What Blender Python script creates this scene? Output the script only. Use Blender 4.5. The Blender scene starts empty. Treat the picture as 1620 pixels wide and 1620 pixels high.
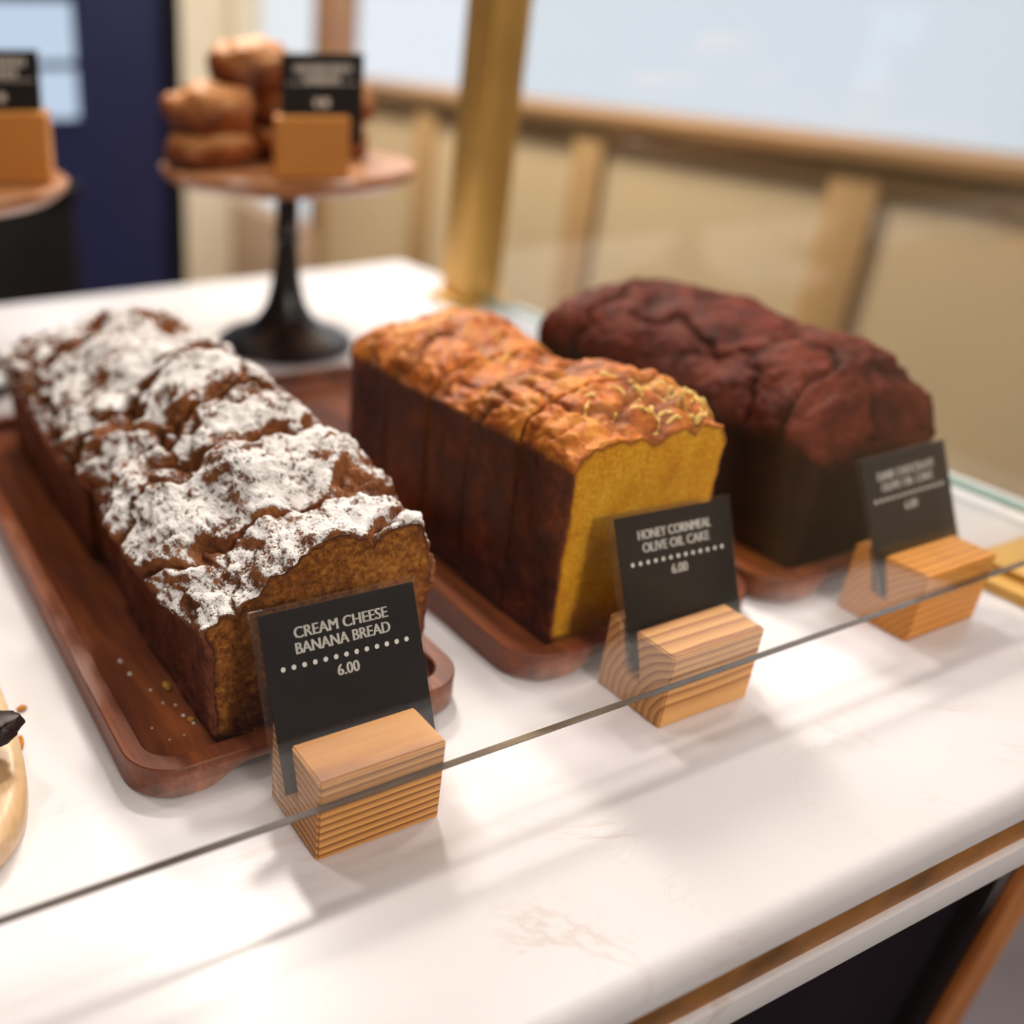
import bpy, bmesh, math, random
from mathutils import Vector, Matrix, noise, Euler
from mathutils.bvhtree import BVHTree

random.seed(11)
scene = bpy.context.scene
COL = scene.collection
PI = math.pi

# ------------------------------------------------------------------ camera
# world: x along the counter, y away from the customer, z up from the counter top
cam_d = bpy.data.cameras.new('camera')
cam = bpy.data.objects.new('camera', cam_d)
COL.objects.link(cam)
_r = Vector((0.9036, -0.4284, 0.0048)).normalized()
_f = Vector((0.383, 0.8028, -0.457)).normalized()
_u = _r.cross(_f).normalized()
_r = _f.cross(_u).normalized()
cam.matrix_world = Matrix(((_r.x, _u.x, -_f.x, 0.0),
                           (_r.y, _u.y, -_f.y, 0.0),
                           (_r.z, _u.z, -_f.z, 0.30),
                           (0, 0, 0, 1)))
cam_d.sensor_width = 36
cam_d.sensor_fit = 'HORIZONTAL'
cam_d.lens = 36 * 1560 / 1620
cam_d.shift_x = 0.25
cam_d.shift_y = 0.0
cam_d.clip_start = 0.01
cam_d.dof.use_dof = True
cam_d.dof.focus_distance = 0.412
cam_d.dof.aperture_fstop = 3.0
scene.camera = cam

# ------------------------------------------------------------------ world, lamps, exposure
world = bpy.data.worlds.new('sky')
scene.world = world
world.use_nodes = True
wb = world.node_tree.nodes['Background']
wb.inputs['Color'].default_value = (0.80, 0.86, 0.97, 1)
wb.inputs['Strength'].default_value = 1.18

def lamp(loc, power, size, color, target=None, spread=180):
    d = bpy.data.lights.new('ceiling_or_fill_lamp', 'AREA')
    d.shape = 'DISK'
    d.size = size
    d.energy = power
    d.color = color
    d.spread = math.radians(spread)
    o = bpy.data.objects.new('ceiling_or_fill_lamp', d)
    o.location = loc
    if target:
        o.rotation_euler = (Vector(target) - Vector(loc)).to_track_quat('-Z', 'Y').to_euler()
    COL.objects.link(o)
    return o
WARM = (1.0, 0.92, 0.85)
lamp((0.55, 1.05, 1.35), 8.8, 0.16, WARM, (0.35, 0.45, 0))
lamp((-0.25, 0.95, 1.40), 5.4, 0.16, WARM, (0.2, 0.45, 0))
lamp((1.05, 0.55, 1.40), 5.4, 0.16, WARM, (0.4, 0.4, 0))
lamp((0.25, -0.75, 1.60), 0.3, 0.30, WARM, (0.35, 0.35, 0), 50)  # added front fill, unseen behind the camera
lamp((0.9, -1.2, 1.50), 0.3, 0.30, WARM, (0.5, 0.25, -0.1), 50)  # second added fill from the front right
lamp((0.25, -2.1, 1.15), 3.2, 0.45, (1.0, 0.92, 0.82), (0.45, 0.3, -0.05), 60)  # low fill added to brighten the counter front and loaf fronts
lamp((1.0, 2.3, 1.80), 120.0, 0.5, (1.0, 0.92, 0.81), (1.8, 1.9, 0))

scene.view_settings.view_transform = 'Standard'
scene.view_settings.look = 'None'
scene.view_settings.gamma = 1.0
scene.view_settings.use_curve_mapping = False
scene.view_settings.exposure = 0.0

# ------------------------------------------------------------------ materials
def lin(r, g, b):
    def f(c):
        c /= 255.0
        return c / 12.92 if c <= 0.04045 else ((c + 0.055) / 1.055) ** 2.4
    return (f(r), f(g), f(b), 1.0)

class NT:
    """small helper around a material node tree"""
    def __init__(self, name):
        self.m = bpy.data.materials.new(name)
        self.m.use_nodes = True
        self.t = self.m.node_tree
        self.n = self.t.nodes
        self.b = self.n['Principled BSDF']
        self.out = self.n['Material Output']
        self._co = None
    def link(self, a, b):
        self.t.links.new(a, b)
    def node(self, kind, **kw):
        n = self.n.new(kind)
        for k, v in kw.items():
            setattr(n, k, v)
        return n
    def co(self):
        if not self._co:
            self._co = self.node('ShaderNodeTexCoord').outputs['Object']
        return self._co
    def mapped(self, scale=(1, 1, 1), rot=(0, 0, 0), loc=(0, 0, 0)):
        m = self.node('ShaderNodeMapping')
        m.inputs['Scale'].default_value = scale
        m.inputs['Rotation'].default_value = rot
        m.inputs['Location'].default_value = loc
        self.link(self.co(), m.inputs['Vector'])
        return m.outputs['Vector']
    def noise(self, scale, detail=4, rough=0.55, dist=0.0, vec=None):
        n = self.node('ShaderNodeTexNoise')
        n.inputs['Scale'].default_value = scale
        n.inputs['Detail'].default_value = detail
        n.inputs['Roughness'].default_value = rough
        n.inputs['Distortion'].default_value = dist
        self.link(vec or self.co(), n.inputs['Vector'])
        return n.outputs['Fac']
    def ramp(self, fac, stops, interp='LINEAR'):
        r = self.node('ShaderNodeValToRGB')
        r.color_ramp.interpolation = interp
        e = r.color_ramp.elements
        while len(e) > len(stops):
            e.remove(e[-1])
        while len(e) < len(stops):
            e.new(0.5)
        for i, (p, c) in enumerate(stops):
            e[i].position = p
            e[i].color = c if len(c) == 4 else (*c, 1)
        self.link(fac, r.inputs['Fac'])
        return r.outputs['Color']
    def math(self, op, a, b=None, c=None, clamp=False):
        n = self.node('ShaderNodeMath', operation=op, use_clamp=clamp)
        for i, v in enumerate((a, b, c)):
            if v is None:
                continue
            if isinstance(v, (int, float)):
                n.inputs[i].default_value = v
            else:
                self.link(v, n.inputs[i])
        return n.outputs[0]
    def smooth(self, v, lo, hi):
        n = self.node('ShaderNodeMapRange', interpolation_type='SMOOTHSTEP')
        self.link(v, n.inputs['Value'])
        n.inputs['From Min'].default_value = lo
        n.inputs['From Max'].default_value = hi
        return n.outputs['Result']
    def mix(self, fac, a, b):
        n = self.node('ShaderNodeMix', data_type='RGBA')
        for v, i in ((fac, 0), (a, 6), (b, 7)):
            if isinstance(v, (int, float)):
                n.inputs[i].default_value = v
            elif isinstance(v, tuple):
                n.inputs[i].default_value = v
            else:
                self.link(v, n.inputs[i])
        return n.outputs[2]
    def attr(self, name):
        return self.node('ShaderNodeAttribute', attribute_name=name).outputs['Fac']
    def bump(self, h, strength, dist):
        n = self.node('ShaderNodeBump')
        n.inputs['Strength'].default_value = strength
        n.inputs['Distance'].default_value = dist
        self.link(h, n.inputs['Height'])
        self.link(n.outputs['Normal'], self.b.inputs['Normal'])
    def set(self, color=None, rough=None, metal=None, spec=None, coat=None, sss=None):
        b = self.b
        if color is not None:
            if isinstance(color, tuple):
                b.inputs['Base Color'].default_value = color
            else:
                self.link(color, b.inputs['Base Color'])
        if rough is not None:
            if isinstance(rough, (int, float)):
                b.inputs['Roughness'].default_value = rough
            else:
                self.link(rough, b.inputs['Roughness'])
        if metal is not None:
            b.inputs['Metallic'].default_value = metal
        if spec is not None:
            b.inputs['Specular IOR Level'].default_value = spec
        if coat is not None:
            b.inputs['Coat Weight'].default_value = coat
        return self

def plain(name, rgb, rough=0.6, metal=0.0, spec=0.5, var=0.06, scale=6):
    t = NT(name)
    c = lin(*rgb)
    d = tuple(max(0, v * (1 - var * 2)) for v in c[:3]) + (1,)
    l = tuple(min(1, v * (1 + var)) for v in c[:3]) + (1,)
    t.set(t.ramp(t.noise(scale, 3), [(0.3, d), (0.7, l)]), rough, metal, spec)
    return t.m

def make_marble():
    t = NT('white_marble')
    v1 = t.noise(3.2, 8, 0.62, 1.4)
    v2 = t.noise(7.0, 8, 0.65, 2.2)
    a = t.math('ABSOLUTE', t.math('SUBTRACT', v1, 0.5))
    b = t.math('ABSOLUTE', t.math('SUBTRACT', v2, 0.47))
    vein = t.math('MAXIMUM', t.math('SUBTRACT', 1.0, t.smooth(a, 0.0, 0.012)),
                  t.math('MULTIPLY', t.math('SUBTRACT', 1.0, t.smooth(b, 0.0, 0.010)), 0.5))
    patch = t.smooth(t.noise(9, 4), 0.45, 0.75)
    vein = t.math('MULTIPLY', t.math('MULTIPLY', vein, patch), 0.42)
    base = t.ramp(t.noise(5, 5), [(0.3, lin(222, 218, 220)), (0.7, lin(232, 229, 233))])
    t.set(t.mix(vein, base, lin(190, 150, 125)), 0.27, 0, 0.45)
    return t.m

def make_board(name, dark, mid, light, axis='Y', rough=0.35, scale=1.0, coat=0.0):
    t = NT(name)
    s = {'X': (6, 60, 60), 'Y': (60, 6, 60), 'Z': (60, 60, 6)}[axis]
    s = tuple(v * scale for v in s)
    g = t.noise(1.0, 6, 0.6, 0.6, t.mapped(s))
    g2 = t.noise(1.0, 4, 0.6, 0.2, t.mapped(tuple(v * 5 for v in s)))
    f = t.math('ADD', t.math('MULTIPLY', g, 0.75), t.math('MULTIPLY', g2, 0.25))
    t.set(t.ramp(f, [(0.32, lin(*dark)), (0.5, lin(*mid)), (0.68, lin(*light))]), rough, 0, 0.5, coat)
    t.bump(g2, 0.15, 0.0004)
    return t.m

def make_pine(name, shift, light=(222, 168, 100), dark=(128, 66, 26), rings=80):
    """softwood with real growth rings running along x"""
    t = NT(name)
    w = t.node('ShaderNodeTexWave', wave_type='RINGS', rings_direction='X', wave_profile='SAW')
    w.inputs['Scale'].default_value = rings
    w.inputs['Distortion'].default_value = 2.2
    w.inputs['Detail'].default_value = 2
    w.inputs['Detail Scale'].default_value = 0.6
    t.link(t.mapped((0.25, 1, 1), (0, 0.03, 0.0), shift), w.inputs['Vector'])
    fib = t.noise(1.0, 5, 0.6, 0, t.mapped((30, 600, 600)))
    f = t.math('ADD', t.math('MULTIPLY', w.outputs['Fac'], 0.85), t.math('MULTIPLY', fib, 0.25))
    mid = tuple((a * 2 + b) / 3 for a, b in zip(light, dark))
    t.set(t.ramp(f, [(0.25, lin(*light)), (0.68, lin(*mid)), (0.93, lin(*dark)), (1.0, lin(*mid))]), 0.5, 0, 0.35)
    t.bump(f, 0.4, -0.0004)
    return t.m

def make_glass(name='clear_glass', haze=0.0):
    """clear pane: light passes straight on, each face mirrors by its Fresnel share"""
    t = NT(name)
    t.n.remove(t.b)
    lw = t.node('ShaderNodeLayerWeight')
    lw.inputs['Blend'].default_value = 0.5
    p = t.math('POWER', lw.outputs['Facing'], 5.0)
    # Facing with blend .5 is 1-cos; Schlick's curve
    f = t.math('MULTIPLY_ADD', p, 0.957, 0.043)
    tr = t.node('ShaderNodeBsdfTransparent')
    tr.inputs['Color'].default_value = (0.985, 0.99, 0.985, 1)
    gl = t.node('ShaderNodeBsdfGlossy')
    gl.inputs['Roughness'].default_value = 0.0
    gl.inputs['Color'].default_value = (1, 1, 1, 1)
    mx = t.node('ShaderNodeMixShader')
    t.link(f, mx.inputs[0])
    t.link(tr.outputs[0], mx.inputs[1])
    t.link(gl.outputs[0], mx.inputs[2])
    last = mx.outputs[0]
    if haze:
        df = t.node('ShaderNodeBsdfTranslucent')
        d2 = t.node('ShaderNodeBsdfDiffuse')
        ad = t.node('ShaderNodeMixShader'); ad.inputs[0].default_value = 0.5
        t.link(df.outputs[0], ad.inputs[1]); t.link(d2.outputs[0], ad.inputs[2])
        m2 = t.node('ShaderNodeMixShader'); m2.inputs[0].default_value = haze
        t.link(last, m2.inputs[1]); t.link(ad.outputs[0], m2.inputs[2])
        last = m2.outputs[0]
    t.link(last, t.out.inputs['Surface'])
    return t.m

def make_emit(name, rgb, strength):
    t = NT(name)
    t.n.remove(t.b)
    e = t.node('ShaderNodeEmission')
    e.inputs['Color'].default_value = lin(*rgb)
    e.inputs['Strength'].default_value = strength
    t.link(e.outputs[0], t.out.inputs['Surface'])
    return t.m

def make_banana_crust():
    t = NT('sugar_dusted_crust')
    n1 = t.noise(45, 5, 0.6)
    n2 = t.noise(260, 4, 0.65)
    crust = t.ramp(t.math('ADD', t.math('MULTIPLY', n1, 0.6), t.math('MULTIPLY', n2, 0.4)),
                   [(0.30, lin(84, 42, 22)), (0.5, lin(136, 80, 44)), (0.68, lin(186, 122, 68))])
    side = t.ramp(t.math('ADD', t.math('MULTIPLY', n1, 0.5), t.math('MULTIPLY', n2, 0.5)),
                  [(0.32, lin(84, 36, 22)), (0.5, lin(126, 64, 42)), (0.68, lin(162, 96, 64))])
    col = t.mix(t.attr('top'), side, crust)
    geo = t.node('ShaderNodeNewGeometry')
    sep = t.node('ShaderNodeSeparateXYZ')
    t.link(geo.outputs['Normal'], sep.inputs[0])
    up = t.smooth(sep.outputs['Z'], 0.25, 0.80)
    # icing sugar: patches, finer patches, then grains
    big = t.noise(30, 3, 0.5, 0.4)
    med = t.noise(170, 3, 0.6)
    fine = t.noise(520, 3, 0.7)
    grain = t.noise(1500, 2, 0.7)
    def spread(v, k):
        return t.math('MULTIPLY', t.math('SUBTRACT', v, 0.5), k)
    s = t.math('ADD', spread(big, 2.4), spread(med, 2.6))
    s = t.math('ADD', s, spread(fine, 2.4))
    s = t.math('ADD', s, spread(grain, 1.5))
    s = t.math('ADD', s, t.math('MULTIPLY', t.attr('dust_or_crack'), 0.9))
    s = t.math('ADD', s, t.math('MULTIPLY', up, 0.85))
    sugar = t.math('MULTIPLY', t.smooth(s, 1.18, 1.62), t.smooth(t.attr('top'), 0.25, 0.75))
    t.set(t.mix(sugar, col, lin(252, 246, 244)), 0.8, 0, 0.2)
    h = t.math('ADD', t.math('MULTIPLY', n2, 1.0), t.math('MULTIPLY', fine, 0.5))
    h = t.math('ADD', h, t.math('MULTIPLY', sugar, 0.35))
    t.bump(h, 1.0, 0.0020)
    return t.m

def make_crumb(name, dark, mid, light, scale=330):
    t = NT(name)
    n1 = t.noise(scale, 5, 0.7)
    n2 = t.noise(scale * 0.12, 4, 0.6)
    f = t.math('ADD', t.math('MULTIPLY', n1, 0.6), t.math('MULTIPLY', n2, 0.4))
    v = t.node('ShaderNodeTexVoronoi')
    v.inputs['Scale'].default_value = scale * 1.1
    t.link(t.co(), v.inputs['Vector'])
    pore = t.smooth(v.outputs['Distance'], 0.05, 0.38)
    c = t.ramp(f, [(0.33, lin(*dark)), (0.5, lin(*mid)), (0.66, lin(*light))])
    c = t.mix(t.math('MULTIPLY', t.math('SUBTRACT', 1.0, pore), 0.45), c, lin(*dark))
    rim = t.attr('rim')
    edge = tuple(v * 0.35 for v in dark)
    c = t.mix(rim, c, lin(edge[0] * 1.9, edge[1] * 1.5, edge[2] * 1.5))
    t.set(c, 0.8, 0, 0.25)
    t.bump(t.math('ADD', n1, t.math('MULTIPLY', pore, 0.5)), 0.7, 0.0016)
    return t.m

def make_crust(name, side_c, top_c, rough_top=0.45, gloss=0.4):
    t = NT(name)
    n1 = t.noise(55, 5, 0.6, 0.3)
    n2 = t.noise(300, 4, 0.65)
    n3 = t.noise(18, 3, 0.5)
    f = t.math('ADD', t.math('ADD', t.math('MULTIPLY', n1, 0.45), t.math('MULTIPLY', n2, 0.3)), t.math('MULTIPLY', n3, 0.25))
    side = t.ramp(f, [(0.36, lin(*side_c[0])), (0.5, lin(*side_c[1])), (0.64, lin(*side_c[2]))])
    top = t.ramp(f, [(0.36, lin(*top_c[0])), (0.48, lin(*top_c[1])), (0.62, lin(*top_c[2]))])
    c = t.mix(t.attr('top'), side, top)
    c = t.mix(t.math('MULTIPLY', t.math('SUBTRACT', 1.0, t.attr('dust_or_crack')), 0.55), c, lin(*side_c[0]))  # cracks coloured darker than the crust around them
    t.set(c, t.math('MULTIPLY_ADD', n1, 0.35, rough_top - 0.15), 0, gloss)
    t.bump(t.math('ADD', n2, t.math('MULTIPLY', n1, 0.6)), 0.7, 0.0014)
    return t.m

M = {}
M['marble'] = make_marble()
M['walnut'] = make_board('walnut_tray_wood', (72, 32, 16), (122, 60, 27), (172, 94, 44), 'Y', 0.4)
M['acacia'] = make_board('stand_wood', (140, 88, 52), (176, 118, 74), (204, 148, 100), 'X', 0.3)
M['maple'] = make_board('pale_board_wood', (196, 150, 104), (222, 184, 138), (238, 210, 172), 'Y', 0.4)
M['oak'] = make_board('leg_wood', (168, 96, 46), (202, 128, 68), (222, 152, 90), 'Z', 0.45)
M['pine_a'] = make_pine('pine_block_wood', (0.0, -0.022, 0.15), (226, 166, 94), (106, 48, 16), 85)
M['pine_b'] = make_pine('pine_block_wood_straight', (0.0, 0.012, -0.004), (224, 168, 104), (150, 88, 40), 80)
M['pine_c'] = make_pine('pine_block_wood_orange', (0.0, 0.05, 0.03), (228, 158, 74), (172, 100, 38), 95)
M['glass'] = make_glass()
M['acrylic'] = make_glass('clear_acrylic', 0.02)
M['glass_edge'] = plain('glass_cut_edge', (78, 66, 58), 0.08, 0.0, 0.9, 0.3, 9)
M['glass_edge_side'] = plain('glass_cut_edge_green', (164, 208, 198), 0.12, 0.0, 0.8, 0.1, 9)
M['brass'] = plain('brushed_brass', (214, 168, 88), 0.45, 0.45, 0.5, 0.08, 14)
M['brass_dark'] = plain('aged_brass', (176, 118, 50), 0.45, 0.5, 0.5, 0.25, 30)
M['iron'] = plain('black_iron', (22, 20, 24), 0.3, 0.0, 0.5, 0.2, 20)
M['card'] = plain('black_card', (27, 22, 22), 0.75, 0, 0.2, 0.15, 700)
M['ink'] = plain('white_ink', (244, 238, 232), 0.7, 0, 0.2, 0.03, 200)
M['navy'] = plain('navy_paint', (40, 48, 98), 0.32, 0, 0.4, 0.12, 3)
M['black'] = plain('black_paint', (12, 10, 13), 0.5, 0, 0.3, 0.1, 3)
M['purple_black'] = plain('under_counter_shade', (26, 18, 30), 0.7, 0, 0.2, 0.2, 4)  # shade below the counter, put into the colour
M['tan'] = plain('tan_wall_paint', (206, 181, 144), 0.55, 0, 0.3, 0.03, 3)
M['tan_dark'] = plain('darker_tan', (172, 136, 92), 0.5, 0, 0.3, 0.04, 3)  # darker tan than the wall panels
M['sill_brown'] = plain('brown_sill', (150, 112, 72), 0.45, 0, 0.4, 0.06, 5)
M['jamb'] = plain('jamb_brown', (156, 116, 88), 0.5, 0, 0.4, 0.06, 5)
M['cream'] = plain('cream_wall_paint', (226, 210, 184), 0.6, 0, 0.3, 0.03, 3)
M['door_kick'] = plain('door_panel_paint', (196, 166, 142), 0.5, 0, 0.3, 0.04, 3)
M['ceiling'] = plain('ceiling_paint', (196, 184, 172), 0.8, 0, 0.2, 0.03, 2)
M['dim_wall'] = plain('dim_wall_paint', (70, 58, 50), 0.8, 0, 0.2, 0.05, 2)
M['floor'] = plain('grey_concrete', (98, 92, 98), 0.6, 0, 0.3, 0.10, 7)
M['reflection_glow'] = make_emit('glowing_reflection', (205, 222, 245), 1.0)  # window reflection painted as a glowing surface
M['banana_crust'] = make_banana_crust()
M['banana_crumb'] = make_crumb('banana_crumb', (70, 32, 12), (146, 84, 28), (206, 142, 58), 300)
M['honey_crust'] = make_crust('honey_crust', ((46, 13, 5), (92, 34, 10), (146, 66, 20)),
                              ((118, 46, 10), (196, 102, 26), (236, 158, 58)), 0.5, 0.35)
M['honey_crumb'] = make_crumb('honey_crumb', (192, 112, 14), (228, 158, 28), (246, 196, 66), 420)
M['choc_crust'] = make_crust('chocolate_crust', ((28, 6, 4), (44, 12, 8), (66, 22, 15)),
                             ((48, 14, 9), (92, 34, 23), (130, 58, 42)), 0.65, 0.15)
M['zest'] = plain('lemon_zest', (252, 206, 112), 0.5, 0, 0.4, 0.12, 300)
M['scone'] = make_crust('scone_crust', ((70, 26, 10), (124, 58, 20), (176, 100, 44)),
                        ((150, 80, 32), (206, 132, 66), (236, 178, 110)), 0.45, 0.4)
M['sugar'] = plain('icing_sugar', (240, 232, 226), 0.8, 0, 0.2, 0.03, 300)
M['gold_crumb'] = plain('golden_crumb', (214, 158, 66), 0.8, 0, 0.2, 0.2, 500)
M['orange_crumb'] = plain('orange_crumb', (206, 130, 50), 0.8, 0, 0.2, 0.25, 400)
M['dark_choc'] = plain('dark_chocolate', (44, 22, 20), 0.5, 0, 0.4, 0.35, 140)

# ------------------------------------------------------------------ object helpers
def tag(o, label=None, cat=None, group=None, kind=None):
    if label: o['label'] = label
    if cat: o['category'] = cat
    if group: o['group'] = group
    if kind: o['kind'] = kind
    return o

def thing(name, loc, label, cat, group=None, rot=(0, 0, 0)):
    o = bpy.data.objects.new(name, None)
    o.empty_display_size = 0.02
    o.location = loc
    o.rotation_euler = rot
    COL.objects.link(o)
    return tag(o, label, cat, group)

def link(name, me, mats, parent=None):
    o = bpy.data.objects.new(name, me)
    for m in (mats if isinstance(mats, (list, tuple)) else [mats]):
        me.materials.append(m)
    COL.objects.link(o)
    if parent:
        o.parent = parent
    return o

def from_bm(name, bm, mats, parent=None, smooth=True, angle=40):
    bmesh.ops.recalc_face_normals(bm, faces=bm.faces[:])
    me = bpy.data.meshes.new(name)
    bm.to_mesh(me)
    bm.free()
    if smooth:
        me.polygons.foreach_set('use_smooth', [True] * len(me.polygons))
        me.set_sharp_from_angle(angle=math.radians(angle))
    return link(name, me, mats, parent)

def from_data(name, verts, faces, mats, parent=None, attrs=None, mat_idx=None, angle=60):
    me = bpy.data.meshes.new(name)
    me.from_pydata(verts, [], faces)
    me.polygons.foreach_set('use_smooth', [True] * len(me.polygons))
    if mat_idx:
        me.polygons.foreach_set('material_index', mat_idx)
    for k, v in (attrs or {}).items():
        a = me.attributes.new(k, 'FLOAT', 'POINT')
        a.data.foreach_set('value', v)
    me.update()
    me.set_sharp_from_angle(angle=math.radians(angle))
    return link(name, me, mats, parent)

def add_box(bm, lo, hi, bev=0.0, seg=2, mtx=None):
    r = bmesh.ops.create_cube(bm, size=1.0)
    vs = r['verts']
    c = [(a + b) / 2 for a, b in zip(lo, hi)]
    s = [b - a for a, b in zip(lo, hi)]
    for v in vs:
        v.co = Vector((c[0] + v.co.x * s[0], c[1] + v.co.y * s[1], c[2] + v.co.z * s[2]))
    if bev > 0:
        es = list({e for v in vs for e in v.link_edges})
        q = bmesh.ops.bevel(bm, geom=es, offset=bev, segments=seg, profile=0.5, affect='EDGES')
        vs = list({v for f in q['faces'] for v in f.verts} | {v for v in vs if v.is_valid})
    if mtx:
        bmesh.ops.transform(bm, matrix=mtx, verts=vs)
    return vs

def box(name, lo, hi, mat, parent=None, bev=0.0, seg=2, mtx=None):
    bm = bmesh.new()
    add_box(bm, lo, hi, bev, seg, mtx)
    return from_bm(name, bm, mat, parent)

def struct(name, lo, hi, mat, bev=0.0):
    return tag(box(name, lo, hi, mat, None, bev), kind='structure')

def lathe(name, prof, mat, parent=None, n=64, centre=(0, 0, 0)):
    verts, faces = [], []
    for r, z in prof:
        for k in range(n):
            a = 2 * PI * k / n
            verts.append((centre[0] + r * math.cos(a), centre[1] + r * math.sin(a), centre[2] + z))
    m = len(prof)
    for i in range(m - 1):
        for k in range(n):
            faces.append((i * n + k, i * n + (k + 1) % n, (i + 1) * n + (k + 1) % n, (i + 1) * n + k))
    faces.append(tuple(range(n))[::-1])
    faces.append(tuple((m - 1) * n + k for k in range(n)))
    return from_data(name, verts, faces, mat, parent, angle=35)

def sweep(name, prof, x0, x1, mat, parent=None):
    """closed (y, z) profile extruded along x"""
    n = len(prof)
    verts = [(x0, y, z) for y, z in prof] + [(x1, y, z) for y, z in prof]
    faces = [(i, (i + 1) % n, n + (i + 1) % n, n + i) for i in range(n)]
    faces += [tuple(range(n))[::-1], tuple(range(n, 2 * n))]
    bm = bmesh.new()
    bv = [bm.verts.new(v) for v in verts]
    for f in faces:
        bm.faces.new([bv[i] for i in f])
    return from_bm(name, bm, mat, parent, True, 30)

FZ = -0.92      # floor level
CZ = 1.95       # ceiling level
# ------------------------------------------------------------------ the room
struct('floor', (-2.4, -2.4, FZ - 0.05), (1.85, 4.1, FZ), M['floor'])
struct('ceiling', (-2.4, -2.4, CZ), (1.85, 4.1, CZ + 0.05), M['ceiling'])
struct('wall_back', (-2.4, 4.05, FZ), (1.95, 4.15, CZ), M['cream'])
struct('wall_left', (-2.45, -2.4, FZ), (-2.4, 4.1, CZ), M['dim_wall'])
struct('wall_front', (-2.4, -2.45, FZ), (1.85, -2.4, CZ), M['dim_wall'])
WX = 1.8
SILL = 0.085
# right-hand wall: wainscot below the windows, wall above them
struct('wall_right', (WX, -2.4, FZ), (WX + 0.12, 3.26, SILL - 0.03), M['tan'])
tag(box('wall_right_header', (WX, -2.4, 1.55), (WX + 0.12, 4.05, CZ), M['tan']), kind='structure')
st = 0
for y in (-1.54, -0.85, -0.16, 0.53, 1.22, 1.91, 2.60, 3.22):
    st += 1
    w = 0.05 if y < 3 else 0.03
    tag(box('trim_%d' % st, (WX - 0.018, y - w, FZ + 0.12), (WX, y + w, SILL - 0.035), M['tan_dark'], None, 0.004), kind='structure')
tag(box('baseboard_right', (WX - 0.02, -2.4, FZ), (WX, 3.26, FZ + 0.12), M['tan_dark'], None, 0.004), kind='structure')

def window(n, y0, y1, z0, z1, mullions):
    w = bpy.data.objects.new('window_%d' % n, None)
    w.location = (WX, (y0 + y1) / 2, z0)
    COL.objects.link(w)
    tag(w, kind='structure')
    def P(name, lo, hi, mat, bev=0.003):
        c = w.location
        return box(name, [a - b for a, b in zip(lo, c)], [a - b for a, b in zip(hi, c)], mat, w, bev)
    P('window_sill', (WX - 0.035, y0 - 0.02, z0 - 0.03), (WX + 0.12, y1 + 0.02, z0), M['sill_brown'])
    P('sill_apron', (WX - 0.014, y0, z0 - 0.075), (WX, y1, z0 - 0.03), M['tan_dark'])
    P('window_frame', (WX, y0, z1 - 0.05), (WX + 0.1, y1, z1), M['jamb'])
    for y in mullions:
        P('window_jamb', (WX, y - 0.03, z0), (WX + 0.1, y + 0.03, z1 - 0.05), M['jamb'])
    P('pane', (WX + 0.05, y0, z0), (WX + 0.058, y1, z1 - 0.05), M['glass'], 0)
window(1, 0.1, 3.26, SILL, 1.55, (0.13, 3.23))
struct('wall_right_near', (WX, -2.4, SILL - 0.03), (WX + 0.12, 0.1, 1.55), M['tan'])  # unseen solid stretch, added to keep the window out of card reflections

d = bpy.data.objects.new('door_1', None)
d.location = (WX, 3.65, FZ)
COL.objects.link(d)
tag(d, kind='structure')
def DP(name, lo, hi, mat, bev=0.003):
    return box(name, (lo[0] - WX, lo[1] - 3.65, lo[2] - FZ), (hi[0] - WX, hi[1] - 3.65, hi[2] - FZ), mat, d, bev)
DP('door_panel', (WX, 3.27, FZ), (WX + 0.1, 4.05, -0.45), M['door_kick'])
DP('door_stile', (WX, 3.27, -0.45), (WX + 0.1, 3.34, 1.55), M['jamb'])
DP('door_stile', (WX, 4.0, -0.45), (WX + 0.1, 4.05, 1.55), M['cream'])
DP('pane', (WX + 0.05, 3.34, -0.45), (WX + 0.058, 4.0, 1.55), M['glass'], 0)

# navy partition at the far left with a window reflection built as glowing panes
struct('wall_navy', (-2.4, 2.2, FZ), (0.855, 2.32, CZ), M['navy'], 0.004)
tag(box('trim_20', (0.825, 2.188, FZ), (0.86, 2.2, CZ), M['black'], None, 0.002), kind='structure')
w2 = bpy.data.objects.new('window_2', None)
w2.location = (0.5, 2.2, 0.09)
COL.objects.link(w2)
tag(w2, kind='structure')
box('pane', (-0.14, -0.006, 0.105), (0.125, 0.0, 0.215), M['reflection_glow'], w2, 0.004)  # upper patch of the reflection, glowing by itself
box('pane', (-0.02, -0.006, -0.005), (0.125, 0.0, 0.09), M['reflection_glow'], w2, 0.004)  # lower patch of the reflection, glowing too
bm = bmesh.new()
add_box(bm, (-0.16, -0.012, -0.02), (0.145, -0.001, -0.008), 0.002)
add_box(bm, (-0.16, -0.012, 0.218), (0.145, -0.001, 0.23), 0.002)
from_bm('window_frame', bm, M['navy'], w2)  # added bars edging the glowing reflection

cab = thing('low_cabinet', (0.2, 1.9, FZ), 'black low cabinet standing in front of the navy partition', 'cabinet')
box('body', (-0.6, -0.24, 0.06), (0.255, 0.24, 0.93), M['black'], cab, 0.006)
box('top_panel', (-0.61, -0.25, 0.93), (0.262, 0.25, 0.955), M['black'], cab, 0.004)
box('plinth', (-0.58, -0.21, 0.0), (0.235, 0.21, 0.06), M['black'], cab)
for x in (-0.59, -0.17):
    dr = box('door', (x, -0.256, 0.08), (x + 0.41, -0.242, 0.91), M['black'], cab, 0.003)
    box('handle', (x + 0.37, -0.275, 0.55), (x + 0.38, -0.256, 0.70), M['iron'], dr, 0.002)

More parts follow.
